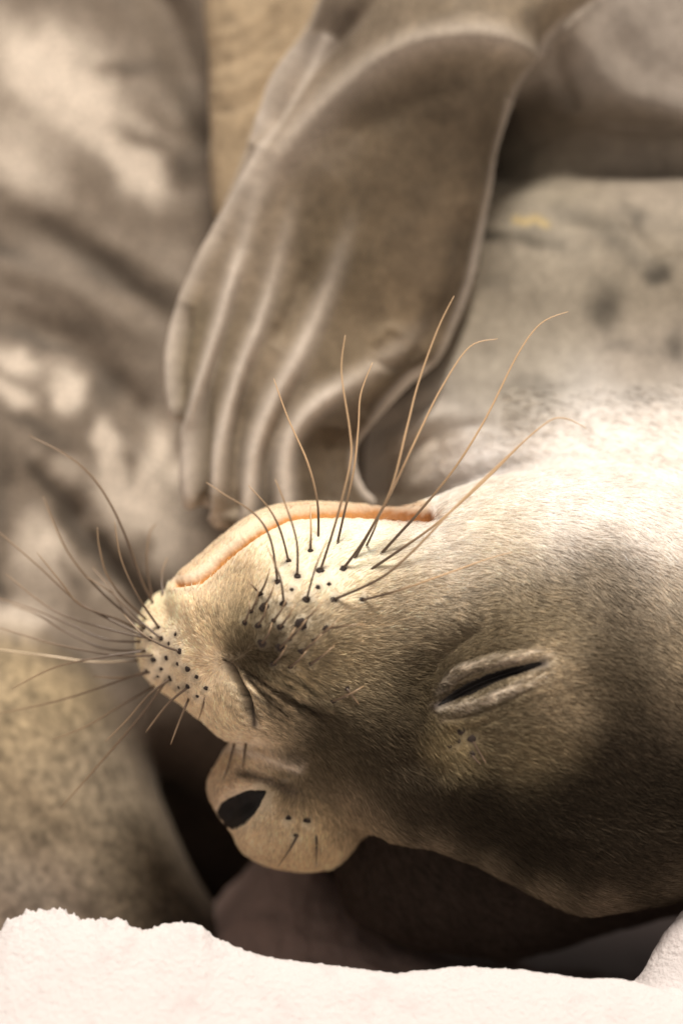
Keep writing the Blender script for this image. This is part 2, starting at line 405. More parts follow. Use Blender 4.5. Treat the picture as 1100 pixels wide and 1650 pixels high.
flip_p = spline(FLIP, True, 4); 
cand = (P[:, 1] > np.where(v > 780, 75, 95)) & (P[:, 1] < 380) & (u > 240) & (u < 1080) & (v < 900)
inf = np.zeros(len(u), bool); inf[cand] = inside(u[cand], v[cand], flip_p)
dfl = np.full(len(u), 99.); dfl[inf] = segdist(u[inf], v[inf], flip_p, True)[0]
LIPL = [(283, 940), (305, 938), (330, 927), (362, 898), (400, 868), (440, 843), (475, 829), (530, 825), (600, 826), (650, 829), (688, 829)]
head_l = [
    (LIPL, 6.5, -11, False),
    ([(300, 915), (345, 882), (390, 849), (430, 828), (490, 817), (600, 818), (680, 820)], 6, 4, True),
    ([(300, 955), (335, 945), (365, 918), (402, 888), (440, 862), (480, 850), (560, 846)], 10, 5, True),
    ([(270, 950), (300, 946), (330, 950)], 6, 4, True),
    # eyelids and wrinkles round the closed eye
    ([(700, 1138), (736, 1117), (782, 1096), (827, 1080), (876, 1069)], 9, -18, True),
    ([(696, 1120), (722, 1090), (765, 1072), (815, 1062), (870, 1054), (888, 1062)], 8, 7, True),
    ([(705, 1098), (740, 1070), (800, 1052), (860, 1046)], 5, -3, True),
    ([(716, 1112), (745, 1090), (785, 1076), (830, 1066)], 2.5, -3.5, True),
    ([(700, 1148), (745, 1136), (800, 1118), (850, 1098), (885, 1072)], 9, 4, True), ([(712, 1176), (760, 1172), (820, 1150)], 4, -2, True), ([(720, 1080), (770, 1055), (840, 1038)], 4, -2, True),
    ([(704, 1158), (750, 1152), (800, 1137), (850, 1112)], 5, -3, True),
    ([(708, 1166), (750, 1163), (790, 1152)], 3.5, 3, True),
    ([(835, 1105), (860, 1092), (882, 1076)], 2.5, -3.5, True),
    ([(690, 1100), (700, 1070), (740, 1030), (790, 1008)], 12, -6, True),
    # nostril slit and the creases behind it
    ([(366, 1066), (380, 1092), (395, 1122), (410, 1168)], 6, -20, True),
    ([(384, 1068), (400, 1100), (425, 1130), (440, 1160)], 5, 5, True),
    ([(375, 1065), (420, 1095), (465, 1128), (520, 1152)], 4.5, -4.5, True),
    ([(395, 1065), (440, 1095), (500, 1125), (560, 1150)], 7, 5, True),
    ([(390, 1085), (420, 1118), (455, 1150)], 3, -4, True),
    ([(340, 980), (342, 1020), (358, 1056)], 15, -5, True),
    ([(268, 970), (285, 1010), (300, 1050)], 14, -5, True),
    ([(305, 960), (312, 1000), (330, 1050)], 6, 4, True),
    ([(360, 1180), (420, 1196), (480, 1212), (520, 1240)], 9, -8, True),
    ([(375, 1200), (430, 1212), (490, 1236)], 12, 9, True),
    ([(385, 1232), (430, 1246), (480, 1262)], 10, -5, True),
    ([(346, 1280), (375, 1262), (430, 1262)], 7, 6, True), ([(358, 1314), (380, 1301), (416, 1282)], 17, -16, True), ([(376, 1350), (410, 1335), (436, 1300)], 8, 4, True),
]
hm = (P[:, 1] < 190) & ~inf
head_l += [([(800, 1000), (720, 1045), (680, 1090), (650, 1170)], 30, -13, True), ([(620, 1230), (680, 1235), (720, 1260)], 26, -7, True), ([(930, 1020), (960, 1120), (930, 1230)], 36, 7, True)]
disp = strokes(u, v, head_l) * hm * front
tipp = np.exp(-((u - 686) ** 2 / 400 + (v - 829) ** 2 / 60)) * -6
disp += tipp * hm
lm_ = (u < 740) & (v > 770) & (v < 1010); ld_ = np.full(len(u), 99.); ld_[lm_] = segdist(u[lm_], v[lm_], spline(LIPL, False, 4), False)[0]; lw_ = np.exp(-(ld_ / 16) ** 2) * hm * (u < 700); disp += (fbm(P * np.array([1, .3, .45]), 5, 2) * 2.2 + fbm(P, 14, 2) * 2.0) * lw_
ex = ((u - 790) * .92 - (v - 1100) * -.39 * -1); ew = np.exp(-((u - 790) / 110) ** 2 - ((v - 1102) / 42) ** 2)
ea = (u - 790) * .93 + (v - 1100) * -.36; eb = (u - 790) * .36 + (v - 1100) * .93
disp += fbm(np.stack([ea / 9, eb * (1 + .1 * np.sin(ea / 30)), P[:, 1] * .2], 1), 6, 3, .6) * 5.0 * ew * hm
ma = np.exp(-((u - 455) / 90) ** 2 - ((v - 1120) / 50) ** 2); m1 = (u - 370) * .8 + (v - 1060) * .6; m2 = -(u - 370) * .6 + (v - 1060) * .8
disp += fbm(np.stack([m1 / 8, m2, P[:, 1] * .2], 1), 6, 2) * 2.4 * ma * hm
ridge = [
    ([(520, 60), (450, 190), (400, 290), (356, 370), (308, 460), (280, 545), (276, 620), (286, 666)], 9, 12, False),
    ([(430, 260), (395, 380), (366, 480), (334, 590), (311, 690), (308, 815)], 12, 20, 2),
    ([(480, 300), (448, 420), (418, 520), (387, 600), (361, 690), (350, 770), (353, 840)], 13, 20, 2),
    ([(575, 330), (528, 470), (478, 580), (434, 660), (406, 740), (400, 840)], 16, 20, 2),
    ([(720, 500), (600, 595), (516, 648), (470, 700), (455, 760), (462, 840)], 17, 20, 2),
    ([(602, 812), (584, 790), (576, 755), (582, 715), (614, 670), (662, 622), (704, 580), (738, 520), (762, 450), (775, 380), (788, 300), (801, 235), (820, 160)], 5, 8, False),
    ([(305, 490), (288, 570), (290, 655)], 12, -16, 1),
    ([(356, 540), (332, 660), (329, 820)], 10, -20, 2),
    ([(410, 560), (384, 700), (377, 820)], 11, -20, 2),
    ([(485, 600), (436, 720), (429, 830)], 11, -18, 2),
    ([(440, 250), (400, 350), (378, 440)], 14, -10, 1),
    ([(620, -30), (560, 30), (500, 100), (440, 190), (415, 235)], 18, -28, 1), ([(500, 40), (440, 140), (398, 240)], 16, 12, 1),
    ([(862, 130), (848, 90), (800, 62), (740, 58), (650, 80), (560, 140), (470, 230), (405, 320), (370, 390)], 22, 26, 1), ([(800, 130), (700, 125), (600, 190), (520, 270)], 30, -14, 1),
    ([(500, 420), (470, 500), (440, 560)], 14, -9, 1),
    ([(700, 585), (640, 628), (585, 670)], 14, -14, 1),
    ([(535, 690), (530, 760), (525, 830)], 32, -14, 1),
    ([(600, 560), (625, 530), (660, 545)], 10, 6, 1), ([(590, 580), (640, 590), (680, 560)], 8, -6, 1), ([(755, 330), (745, 430), (715, 510), (660, 575)], 22, -12, 1),
]
fbel = [
    ([(350, 60), (400, 40), (470, -20)], 10, 9, False), ([(350, 110), (400, 90), (460, 40)], 9, -9, False), ([(350, 150), (395, 140), (440, 100)], 9, 9, False),
    ([(350, 180), (400, 170), (430, 140)], 7, -8, False), ([(370, 0), (385, 60), (365, 120)], 9, -8, True),
]
chestf = [
    ([(600, 770), (660, 720), (740, 690), (800, 680)], 12, -9, True), ([(605, 745), (670, 690), (740, 655)], 10, 7, True), ([(590, 712), (650, 665), (720, 630)], 9, -8, True),
    ([(760, 290), (900, 277), (1100, 262)], 8, 7, False), ([(830, 245), (930, 225), (1110, 240)], 44, -34, 0), ([(700, 30), (790, 35), (860, 70), (880, 130)], 20, 20, True), ([(830, -40), (900, 20), (960, 95), (1015, 155), (1110, 185)], 34, 20, 0), ([(880, 60), (900, 130), (930, 180)], 16, -10, True), ([(960, 215), (1030, 222), (1100, 215)], 9, 12, True),
    ([(790, 350), (880, 355), (960, 350), (1040, 400), (1060, 480)], 16, -5, True), ([(640, 800), (760, 745), (950, 725)], 16, 5, True), ([(700, 790), (850, 745), (1100, 770)], 9, -4, True),
]
fold = (P[:, 1] > 300) & (P[:, 1] < 470) & (u < 520) & ~inf
disp += strokes(u, v, ridge) * inf * front
disp += strokes(u, v, fbel) * 0.22 * fold * front
disp += strokes(u, v, chestf) * (~inf & ~fold & (u > 560) & (P[:, 1] > 60)) * front
disp += fbm(P, 26, 3) * np.where(inf, 1.0, np.where(hm, 0.9, 1.3)) + fbm(P, 110, 2) * np.where(hm, 2.0, 6.0)
# each whisker root sits on a little mound
DOTS = [(465, 903, 4), (479, 928, 5), (516, 919, 5), (553, 916, 4.5), (500, 887, 3.5), (447, 937, 4.5), (419, 957, 4), (425, 978, 7), (457, 973, 5), (494, 966, 5), (537, 966, 5), (583, 966, 4), (416, 1008, 5), (394, 1003, 4),
        (451, 1010, 5), (485, 1006, 8), (525, 1013, 4.5), (422, 1037, 6), (451, 1044, 6), (487, 1050, 5.5), (440, 1070, 4), (558, 1109, 4), (536, 1130, 3.5)]
DOTL = [(242, 1029, 4), (260, 1029, 4), (289, 1049, 5), (247, 1063, 4.5), (268, 1060, 4.5), (302, 1078, 4.5), (274, 1094, 5), (302, 1106, 4.5), (332, 1109, 3), (241, 1101, 3), (283, 1022, 3), (237, 1081, 3)]
DOTL += [(233, 1012, 2.5), (256, 1011, 2.5), (272, 1037, 3), (233, 1049, 2.5), (286, 1070, 3), (260, 1078, 3), (317, 1091, 3), (288, 1108, 3), (254, 1090, 2.5), (318, 1122, 2.5)]
DOTS += [(470, 950, 3), (512, 946, 3), (441, 1000, 3.5), (505, 1032, 3), (405, 985, 3), (466, 1030, 3), (530, 941, 3), (500, 1070, 3), (467, 1075, 3)]
DOTB = [(742, 1178, 5), (760, 1191, 6.5), (758, 1215, 5.5), (723, 1202, 4), (737, 1194, 3.5), (465, 1318, 4), (495, 1322, 5), (476, 1345, 3)]
for (x, y, r) in DOTS + DOTL:
    m = hm & (np.abs(u - x) < 40) & (np.abs(v - y) < 40)
    q = np.exp(-((u[m] - x) ** 2 + (v[m] - y) ** 2) / 150.)
    disp[m] += 3.2 * q
P2 = P.copy(); Nd = np.stack([N[:, 0], N[:, 1], -N[:, 2]], 1); P2 += Nd * disp[:, None]
setco(me, wcoord(P2))

CR = (0.66, 0.55, 0.42); TAN = (0.36, 0.28, 0.18); OLV = (0.13, 0.10, 0.058); DRK = (0.034, 0.025, 0.016); BUF = (0.45, 0.36, 0.25); GRY = (0.30, 0.24, 0.18)
WH = (0.79, 0.735, 0.69)
hc = [(300, 900, 70, CR), (430, 840, 70, (0.66, 0.55, 0.41)), (520, 860, 70, (0.70, 0.60, 0.46)), (620, 870, 60, (0.74, 0.66, 0.54)), (720, 860, 80, WH), (900, 790, 110, WH), (1080, 830, 110, WH), (780, 870, 70, (0.80, 0.71, 0.58)),
      (275, 975, 28, (0.60, 0.48, 0.33)), (335, 990, 35, (0.40, 0.32, 0.21)), (385, 940, 35, (0.38, 0.30, 0.19)), (470, 925, 40, (0.62, 0.54, 0.42)), (540, 920, 50, (0.68, 0.60, 0.47)), (400, 1005, 36, (0.23, 0.185, 0.115)), (480, 995, 42, (0.44, 0.375, 0.275)), (425, 1045, 30, (0.085, 0.064, 0.037)), (475, 1062, 36, (0.21, 0.167, 0.105)), (530, 1065, 50, (0.27, 0.218, 0.14)),
      (590, 1000, 50, (0.42, 0.345, 0.24)), (590, 1090, 50, (0.25, 0.20, 0.13)), (640, 960, 45, (0.60, 0.51, 0.38)), (690, 960, 45, (0.66, 0.57, 0.44)), (680, 1020, 45, (0.38, 0.31, 0.21)), (250, 1050, 50, (0.62, 0.51, 0.37)), (290, 1130, 40, (0.55, 0.44, 0.31)), (330, 1090, 30, (0.50, 0.40, 0.28)),
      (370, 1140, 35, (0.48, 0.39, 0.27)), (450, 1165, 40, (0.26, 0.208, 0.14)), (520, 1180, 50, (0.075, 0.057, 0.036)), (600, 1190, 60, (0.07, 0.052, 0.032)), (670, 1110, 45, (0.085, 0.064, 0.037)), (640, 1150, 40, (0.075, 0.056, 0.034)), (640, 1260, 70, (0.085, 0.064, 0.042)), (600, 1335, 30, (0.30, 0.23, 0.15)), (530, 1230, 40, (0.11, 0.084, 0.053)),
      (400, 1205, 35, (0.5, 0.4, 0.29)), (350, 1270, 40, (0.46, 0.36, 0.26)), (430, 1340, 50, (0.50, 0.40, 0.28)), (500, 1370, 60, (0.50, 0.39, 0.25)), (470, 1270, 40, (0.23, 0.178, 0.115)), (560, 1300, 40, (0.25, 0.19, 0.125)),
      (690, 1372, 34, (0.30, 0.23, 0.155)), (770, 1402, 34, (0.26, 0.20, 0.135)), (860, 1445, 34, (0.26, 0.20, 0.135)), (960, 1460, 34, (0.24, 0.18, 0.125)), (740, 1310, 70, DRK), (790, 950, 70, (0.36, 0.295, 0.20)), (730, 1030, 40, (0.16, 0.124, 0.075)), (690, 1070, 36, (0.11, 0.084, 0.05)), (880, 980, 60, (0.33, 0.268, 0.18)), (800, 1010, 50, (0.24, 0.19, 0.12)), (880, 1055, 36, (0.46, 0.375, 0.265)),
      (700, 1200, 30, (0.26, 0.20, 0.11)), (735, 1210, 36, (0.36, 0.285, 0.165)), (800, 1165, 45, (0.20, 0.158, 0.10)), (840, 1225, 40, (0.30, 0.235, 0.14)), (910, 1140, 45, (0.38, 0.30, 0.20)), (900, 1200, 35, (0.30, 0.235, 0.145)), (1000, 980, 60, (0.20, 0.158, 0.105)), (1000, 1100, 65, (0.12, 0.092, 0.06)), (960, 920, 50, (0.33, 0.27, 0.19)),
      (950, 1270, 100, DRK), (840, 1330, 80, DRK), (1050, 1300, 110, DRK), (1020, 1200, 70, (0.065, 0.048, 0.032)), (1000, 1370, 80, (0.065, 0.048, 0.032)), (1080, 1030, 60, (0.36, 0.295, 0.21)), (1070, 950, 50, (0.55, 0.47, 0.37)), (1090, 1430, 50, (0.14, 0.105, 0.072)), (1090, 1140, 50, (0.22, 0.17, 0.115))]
Ch = colours(np.minimum(u, 1096), v, hc, (0.2, 0.15, 0.11), (v > 600)) * np.array([0.98, 0.985, 0.975])
mz = np.clip((640 - u) / 80, 0, 1) * np.clip(Ch[:, 1] / 0.22, 0, 1); Ch *= (1 + 0.42 * mz)[:, None]
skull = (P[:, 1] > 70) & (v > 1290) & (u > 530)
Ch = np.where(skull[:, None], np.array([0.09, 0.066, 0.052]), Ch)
d, t = segdist(u, v, spline(LIPL, False, 5), False)
tk = np.clip((t - .68) / .24, 0, 1); tk = tk * tk * (3 - 2 * tk); wl = np.clip((np.exp(-(d / (4.6 + 5.5 * tk)) ** 2) * (0.95 + .4 * np.clip(fbm(P, 12, 2), -.5, .5)) + 0.30 * np.exp(-((d) / 13) ** 2)) * hm, 0, 1)[:, None]
lipc = np.array([0.50, 0.225, 0.065]) * (1 - tk[:, None]) + np.array([0.26, 0.10, 0.03]) * tk[:, None]
rimm = (np.clip(strokes(u, v, [([(290, 925), (320, 900), (349, 873), (390, 842), (430, 822), (490, 812), (600, 812), (680, 816)], 9, 1.4, False)]), 0, .9) * hm)[:, None]
Ch = Ch * (1 - rimm) + np.array([0.70, 0.56, 0.40]) * rimm
Ch = Ch * (1 - wl) + lipc * wl
d2, _ = segdist(u, v, np.array([(276, 950), (340, 945)], float), False)
for (lp, ww, cc) in [([(700, 1138), (736, 1117), (782, 1096), (827, 1080), (876, 1069)], 9, (0.05, 0.037, 0.03)), ([(366, 1066), (380, 1092), (395, 1122), (410, 1168)], 6, (0.05, 0.036, 0.025)),
                     ([(375, 1065), (420, 1097), (465, 1130), (520, 1153)], 4, (0.07, 0.05, 0.033)), ([(395, 1085), (425, 1120), (458, 1150)], 3.5, (0.08, 0.06, 0.04)), ([(440, 1110), (500, 1150), (540, 1165)], 4, (0.09, 0.068, 0.043)),
                     ([(706, 1160), (750, 1154), (800, 1138)], 4, (0.15, 0.115, 0.075)), ([(716, 1112), (745, 1090), (785, 1076), (830, 1066)], 3, (0.14, 0.105, 0.07)),
                     ([(385, 1243), (430, 1256), (475, 1270)], 8, (0.22, 0.17, 0.12)), ([(366, 1204), (420, 1212), (475, 1232)], 9, (0.66, 0.56, 0.45)),  # brown stroke: shadow under the nose bridge, painted into the coat
                     ([(390, 1060), (420, 1055), (440, 1050)], 22, (0.11, 0.083, 0.05))]:
    d, t = segdist(u, v, spline(lp, False, 4), False); w = (np.exp(-(d / ww) ** 2) * hm)[:, None]
    Ch = Ch * (1 - w) + np.array(cc) * w
cc = [(900, 760, 120, WH), (1080, 760, 100, WH), (760, 780, 60, WH), (950, 700, 60, (0.82, 0.76, 0.68)), (1090, 690, 50, (0.74, 0.68, 0.60)), (680, 740, 60, (0.55, 0.47, 0.38)), (850, 640, 80, (0.44, 0.38, 0.29)), (1050, 620, 80, (0.42, 0.35, 0.27)), (850, 450, 110, (0.40, 0.34, 0.255)), (1000, 400, 100, (0.36, 0.30, 0.22)), (850, 320, 70, (0.40, 0.34, 0.25)), (1050, 300, 60, (0.42, 0.35, 0.27)),
      (890, 225, 60, (0.12, 0.09, 0.06)), (990, 200, 50, (0.19, 0.148, 0.105)), (1040, 225, 50, (0.15, 0.115, 0.08)), (1050, 80, 90, (0.45, 0.38, 0.31)), (850, 30, 80, (0.38, 0.31, 0.24)), (1000, 100, 40, (0.42, 0.35, 0.28))]  # dark values above the chest: armpit shade put into the coat colour
Cc = colours(np.minimum(u, 1096), np.maximum(v, 10), cc, (0.36, 0.30, 0.22), (v < 950))
du = fbm(P + 11, 60, 2) * 20; dv = fbm(P + 73, 60, 2) * 20
bl = blotch(u + du, v + dv, [(850, 385, 70, 17, 5, -.45), (940, 350, 80, 18, 10, -.3), (975, 490, 32, 38, 0, -.55), (1060, 445, 18, 22, 0, -.5), (1090, 560, 20, 25, 0, -.5), (1000, 400, 80, 20, 40, -.35), (800, 450, 25, 25, 0, -.3), (1000, 560, 60, 14, 0, -.3),
                   (780, 375, 30, 10, -10, -.5), (1040, 640, 60, 14, 0, -.25), (860, 620, 80, 10, 0, -.25), (900, 560, 70, 30, 0, .15), (880, 440, 60, 40, 0, .12), (1020, 350, 40, 14, 60, -.3)])
Cc = Cc * (np.array([0.98, 1.0, 1.03]) * (0.70 + 0.30 * np.clip((v - 600) / 120, 0, 1))[:, None])
sp = fbm(P * np.array([1, 1, 0.8]), 42, 3)
Cc = Cc * (1 + bl * 1.05 + 0.26 * sp * np.clip((720 - v) / 150, 0, 1))[:, None]
d, t = segdist(u, v, np.array([(830, 352), (845, 356), (862, 350), (878, 358)], float), False); w = np.exp(-(d / 7) ** 2)[:, None] * 0.6; Cc = Cc * (1 - w) + np.array([0.45, 0.33, 0.12]) * w
ch_w = np.clip((P[:, 1] - 40) / 90, 0, 1) * np.clip((900 - v) / 80, 0, 1)
ch_w = np.where((u < 700) & (v > 800), 0, ch_w)[:, None]
Ca = Ch * (1 - ch_w) + Cc * ch_w
fcx = [(620, 300, 130, (0.17, 0.13, 0.088)), (720, 200, 90, (0.16, 0.125, 0.088)), (740, 400, 40, (0.13, 0.10, 0.07)), (740, 480, 30, (0.12, 0.09, 0.062)), (650, 600, 30, (0.12, 0.09, 0.062)), (680, 400, 70, (0.24, 0.185, 0.13)), (545, 50, 40, (0.13, 0.10, 0.08)), (560, 420, 70, (0.19, 0.15, 0.10)), (620, 500, 70, (0.27, 0.21, 0.145)), (460, 500, 50, (0.34, 0.28, 0.21)), (600, 570, 50, (0.33, 0.27, 0.195)), (400, 620, 60, (0.33, 0.27, 0.205)), (320, 600, 60, (0.30, 0.25, 0.18)),
       (520, 740, 45, (0.15, 0.115, 0.08)), (600, 690, 40, (0.16, 0.12, 0.085)), (400, 400, 60, (0.40, 0.33, 0.26)), (450, 200, 70, (0.48, 0.40, 0.33)), (600, 80, 70, (0.36, 0.30, 0.235)), (520, 30, 50, (0.2, 0.16, 0.13)), (800, 60, 90, (0.36, 0.30, 0.23)), (760, 330, 30, (0.26, 0.2, 0.14))]
Cf = colours(u, v, fcx, (0.3, 0.25, 0.18), inf)
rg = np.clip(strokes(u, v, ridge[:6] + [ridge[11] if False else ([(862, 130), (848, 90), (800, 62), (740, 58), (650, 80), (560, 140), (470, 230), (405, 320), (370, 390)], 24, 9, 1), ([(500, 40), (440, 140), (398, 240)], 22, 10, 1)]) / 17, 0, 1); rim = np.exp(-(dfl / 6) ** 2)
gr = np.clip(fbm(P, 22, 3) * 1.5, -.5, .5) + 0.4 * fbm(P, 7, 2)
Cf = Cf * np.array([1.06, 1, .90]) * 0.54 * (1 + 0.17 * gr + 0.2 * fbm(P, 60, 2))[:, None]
w = np.clip(rg * 0.8 + rim * 0.6, 0, .9)[:, None]; Cf = Cf * (1 - w) + np.array([0.56, 0.485, 0.41]) * w  # paler ridges and edge: the sun they catch is put into the colour
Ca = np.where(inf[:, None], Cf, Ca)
lidw = (np.clip(strokes(u, v, [([(694, 1124), (722, 1092), (765, 1072), (815, 1060), (870, 1052), (892, 1062)], 8, 1, 1), ([(698, 1146), (745, 1138), (800, 1118), (850, 1098), (888, 1072)], 8, 1, 1)]), 0, 1) * hm)[:, None]
ln = np.clip(0.5 + 1.5 * fbm(np.stack([ea / 10, eb, P[:, 1] * .2], 1), 4.5, 2), 0, 1)[:, None]
st_ = fbm(np.stack([m1 / 10, m2, P[:, 1] * .2], 1), 4.5, 2)[:, None] * ma[:, None] * hm[:, None]; Ca = Ca * np.clip(1 + 1.9 * st_, .35, 1.8)
for (x_, y_, r_) in DOTS + DOTL + DOTB: Ca = Ca * (1 - 0.5 * (np.exp(-((u - x_) ** 2 + (v - y_) ** 2) / (r_ * 1.9) ** 2) * hm)[:, None])
Ca = Ca * (1 - lidw * ln) + np.array([0.64, 0.56, 0.46]) * lidw * ln
tn = np.array([0.44, 0.335, 0.215]) * (1 + 0.35 * fbm(P, 30, 3) + 0.6 * blotch(u, v, [(372, 30, 12, 18, 0, -.5), (375, 180, 25, 6, 0, -.35), (360, 90, 20, 8, 0, -.2)]))[:, None]
Ca = np.where(fold[:, None], tn, Ca)
Ca = Ca * (1 + 0.16 * fbm(P, 14, 3) + 0.10 * fbm(P, 60, 2))[:, None]
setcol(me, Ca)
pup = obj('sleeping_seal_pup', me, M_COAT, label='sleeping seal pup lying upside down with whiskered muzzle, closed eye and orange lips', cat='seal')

# probes on the finished skin
bvh = BVHTree.FromPolygons([tuple(c) for c in getco(me)], [tuple(p.vertices) for p in me.polygons]) if False else None
dg = bpy.context.evaluated_depsgraph_get()
bvh = BVHTree.FromObject(pup, dg)
CAMP = Vector(cam.location)
def on_skin(px, py):
    t = Vector(W(px, 0, py)); dr = (t - CAMP).normalized()
    h, n, i, ds = bvh.ray_cast(CAMP, dr)
    return h, n

# whisker roots: low domes set in the coat
def dome(px, py, r):
    h, n = on_skin(px, py)
    if h is None: return
    q = n.to_track_quat('Z', 'Y'); vs = []; fs = []
    ns = 9; jit = [random.uniform(.75, 1.2) for _ in range(ns)]
    for k, (rr, hh) in enumerate(((1.15, -0.5), (0.9, -0.02), (0.45, 0.10))):
        for i in range(ns):
            a = 2 * math.pi * i / ns; vs.append(q @ Vector((math.cos(a) * rr * jit[i] * 1.1, math.sin(a) * rr * jit[(i + 3) % ns] * 0.9, hh)) * (r * S) + h + n * (0.8 * S))
    for k in range(2):
        for i in range(ns): fs.append((k * ns + i, k * ns + (i + 1) % ns, (k + 1) * ns + (i + 1) % ns, (k + 1) * ns + i))
    vs.append(q @ Vector((0, 0, .12)) * (r * S) + h)
    for i in range(ns): fs.append((2 * ns + i, 2 * ns + (i + 1) % ns, 3 * ns))
    m = bpy.data.meshes.new('whisker_root'); m.from_pydata(vs, [], fs); m.shade_smooth()
    obj('whisker_root', m, M_PIT, pup)
for d_ in DOTS + DOTL + DOTB: dome(d_[0], d_[1], d_[2] * 1.2)

def strip_on(name, top, bot, mat, depth=5, lift=2.0):
    """closed lens-shaped piece lying in its hollow"""
    h, nn = on_skin(*bot[len(bot) // 2])
    a = spline(top, False, 5); b = spline(bot, False, 5); n = min(len(a), len(b)); vs = []; rows = 7
    for i in range(n):
        for j in range(rows):
            t = j / (rows - 1); x, y = a[i] * (1 - t) + b[i] * t
            h2, n2 = on_skin(x, y)
            if h2 is not None: h, nn = h2, n2
            c = math.sin(math.pi * t) * math.sin(math.pi * i / (n - 1)) ** .5
            vs.append(h + nn * ((lift * min(1, c * 2.2) - 0.8) * S))
    f = [(i * rows + j, i * rows + j + 1, (i + 1) * rows + j + 1, (i + 1) * rows + j) for i in range(n - 1) for j in range(rows - 1)]
    m = n * rows; vs += [v_ + Vector((0, depth * S, 0)) for v_ in vs]
    f += [tuple(m + k for k in reversed(q)) for q in f]
    for i in range(n - 1):
        f.append((i * rows, (i + 1) * rows, m + (i + 1) * rows, m + i * rows)); e = rows - 1
        f.append((i * rows + e, m + i * rows + e, m + (i + 1) * rows + e, (i + 1) * rows + e))
    me_ = bpy.data.meshes.new(name); me_.from_pydata(vs, [], f); me_.shade_smooth()
    return obj(name, me_, mat, pup)
strip_on('eye', [(703, 1137), (730, 1113), (750, 1100), (782, 1085), (827, 1073), (877, 1064)], [(703, 1140), (730, 1129), (757, 1123), (790, 1108), (830, 1090), (877, 1071)], M_DARK)['label'] = 'near eye, a dark slit between closed lids'
strip_on('eye', [(350, 1306), (360, 1287), (380, 1276), (402, 1272), (430, 1273)], [(350, 1310), (366, 1340), (394, 1332), (414, 1309), (430, 1276)], M_DARK, lift=3.2)['label'] = 'far eye, a dark hollow below the nose bridge'
strip_on('nostril', [(368, 1072), (384, 1094), (399, 1122), (411, 1166)], [(367, 1074), (378, 1100), (392, 1130), (410, 1168)], M_DARK, lift=0.5)

# whiskers
def whisker(pts, w0=1.7, dark=0.5, out=60, tipc=(0.62, 0.42, 0.24), rootc=(0.10, 0.065, 0.04)):
    h, n = on_skin(*pts[0])
    if h is None: return
    y0 = h.y / S
    p = spline(pts, False, 6); L = np.r_[0, np.cumsum(np.linalg.norm(np.diff(p, axis=0), axis=1))]; T = L / L[-1]
    Yd = y0 + (1.5 if True else 0) - out * np.sin(np.minimum(T * 1.6, 1.57)) + 25 * T * T
    c = [Vector(W(CX + (p[i, 0] - CX) * (D + Yd[i]) / D, Yd[i], CZ + (p[i, 1] - CZ) * (D + Yd[i]) / D)) for i in range(len(p))]
    vs = []; fs = []; k = 6; cols = []
    for i in range(len(c)):
        tg = (c[min(i + 1, len(c) - 1)] - c[max(i - 1, 0)]).normalized(); q = tg.to_track_quat('Z', 'Y')
        r = w0 * (1 - T[i]) ** 0.5 * 0.95 + 0.5
        for j in range(k):
            a = 2 * math.pi * j / k; vs.append(c[i] + q @ Vector((math.cos(a), math.sin(a), 0)) * r * S)
            g = min(1, max(0, (T[i] - dark * 0.4) / max(.15, dark))); cols.append([rootc[z] * (1 - g) + tipc[z] * g for z in range(3)])
    for i in range(len(c) - 1):
        for j in range(k): fs.append((i * k + j, i * k + (j + 1) % k, (i + 1) * k + (j + 1) % k, (i + 1) * k + j))
    fs.append(tuple(range(k))[::-1]); fs.append(tuple(range((len(c) - 1) * k, len(c) * k)))
    m = bpy.data.meshes.new('whisker'); m.from_pydata(vs, [], fs); m.shade_smooth(); setcol(m, np.array(cols))
    obj('whisker', m, M_WHISK, pup)
WR = [[(553, 916), (588, 868), (629, 790), (655, 690), (674, 616), (705, 530), (731, 477)],
      [(571, 900), (596, 855), (629, 795), (674, 699), (712, 623), (756, 559), (801, 546)],
      [(613, 893), (645, 858), (674, 826), (731, 756), (782, 674), (833, 572), (871, 521), (915, 502)],
      [(538, 966), (612, 932), (665, 888), (735, 815), (807, 745), (877, 683), (909, 674), (944, 690)],
      [(598, 917), (650, 882), (705, 842), (780, 775), (850, 705), (878, 682)],
      [(583, 967), (640, 952), (720, 924), (790, 899), (825, 890)],
      [(500, 887), (501, 855), (500, 814)],
      [(516, 919), (532, 870), (548, 815), (565, 740), (563, 690), (550, 600), (556, 540)],
      [(543, 877), (556, 820), (570, 756), (577, 690), (581, 635), (600, 584)],
      [(513, 865), (511, 807), (495, 744), (464, 674), (441, 610)],
      [(479, 927), (478, 873), (462, 819), (443, 772)],
      [(465, 905), (452, 856), (433, 819), (400, 782)],
      [(447, 937), (436, 870), (411, 829), (362, 797), (332, 777)],
      [(457, 970), (451, 930), (430, 880)], [(494, 966), (508, 915), (528, 868)], [(419, 957), (408, 945), (400, 935)], [(525, 1013), (560, 1008), (590, 1006)],
      [(723, 1059), (752, 1030), (791, 1007)], [(558, 1109), (570, 1124), (582, 1140)], [(760, 1191), (778, 1222), (800, 1256)], [(758, 1215), (775, 1232), (790, 1240)], [(590, 880), (604, 850), (612, 828)]]
WR += [[(x, y), (x + 10 + (x - 420) * .12, y - 14 - (1060 - y) * .06), (x + 16 + (x - 420) * .3, y - 32 - (1060 - y) * .1)] for (x, y, r) in DOTS if y > 955 and (x, y) not in ((494, 966), (457, 973), (537, 966), (583, 966), (525, 1013), (558, 1109))]
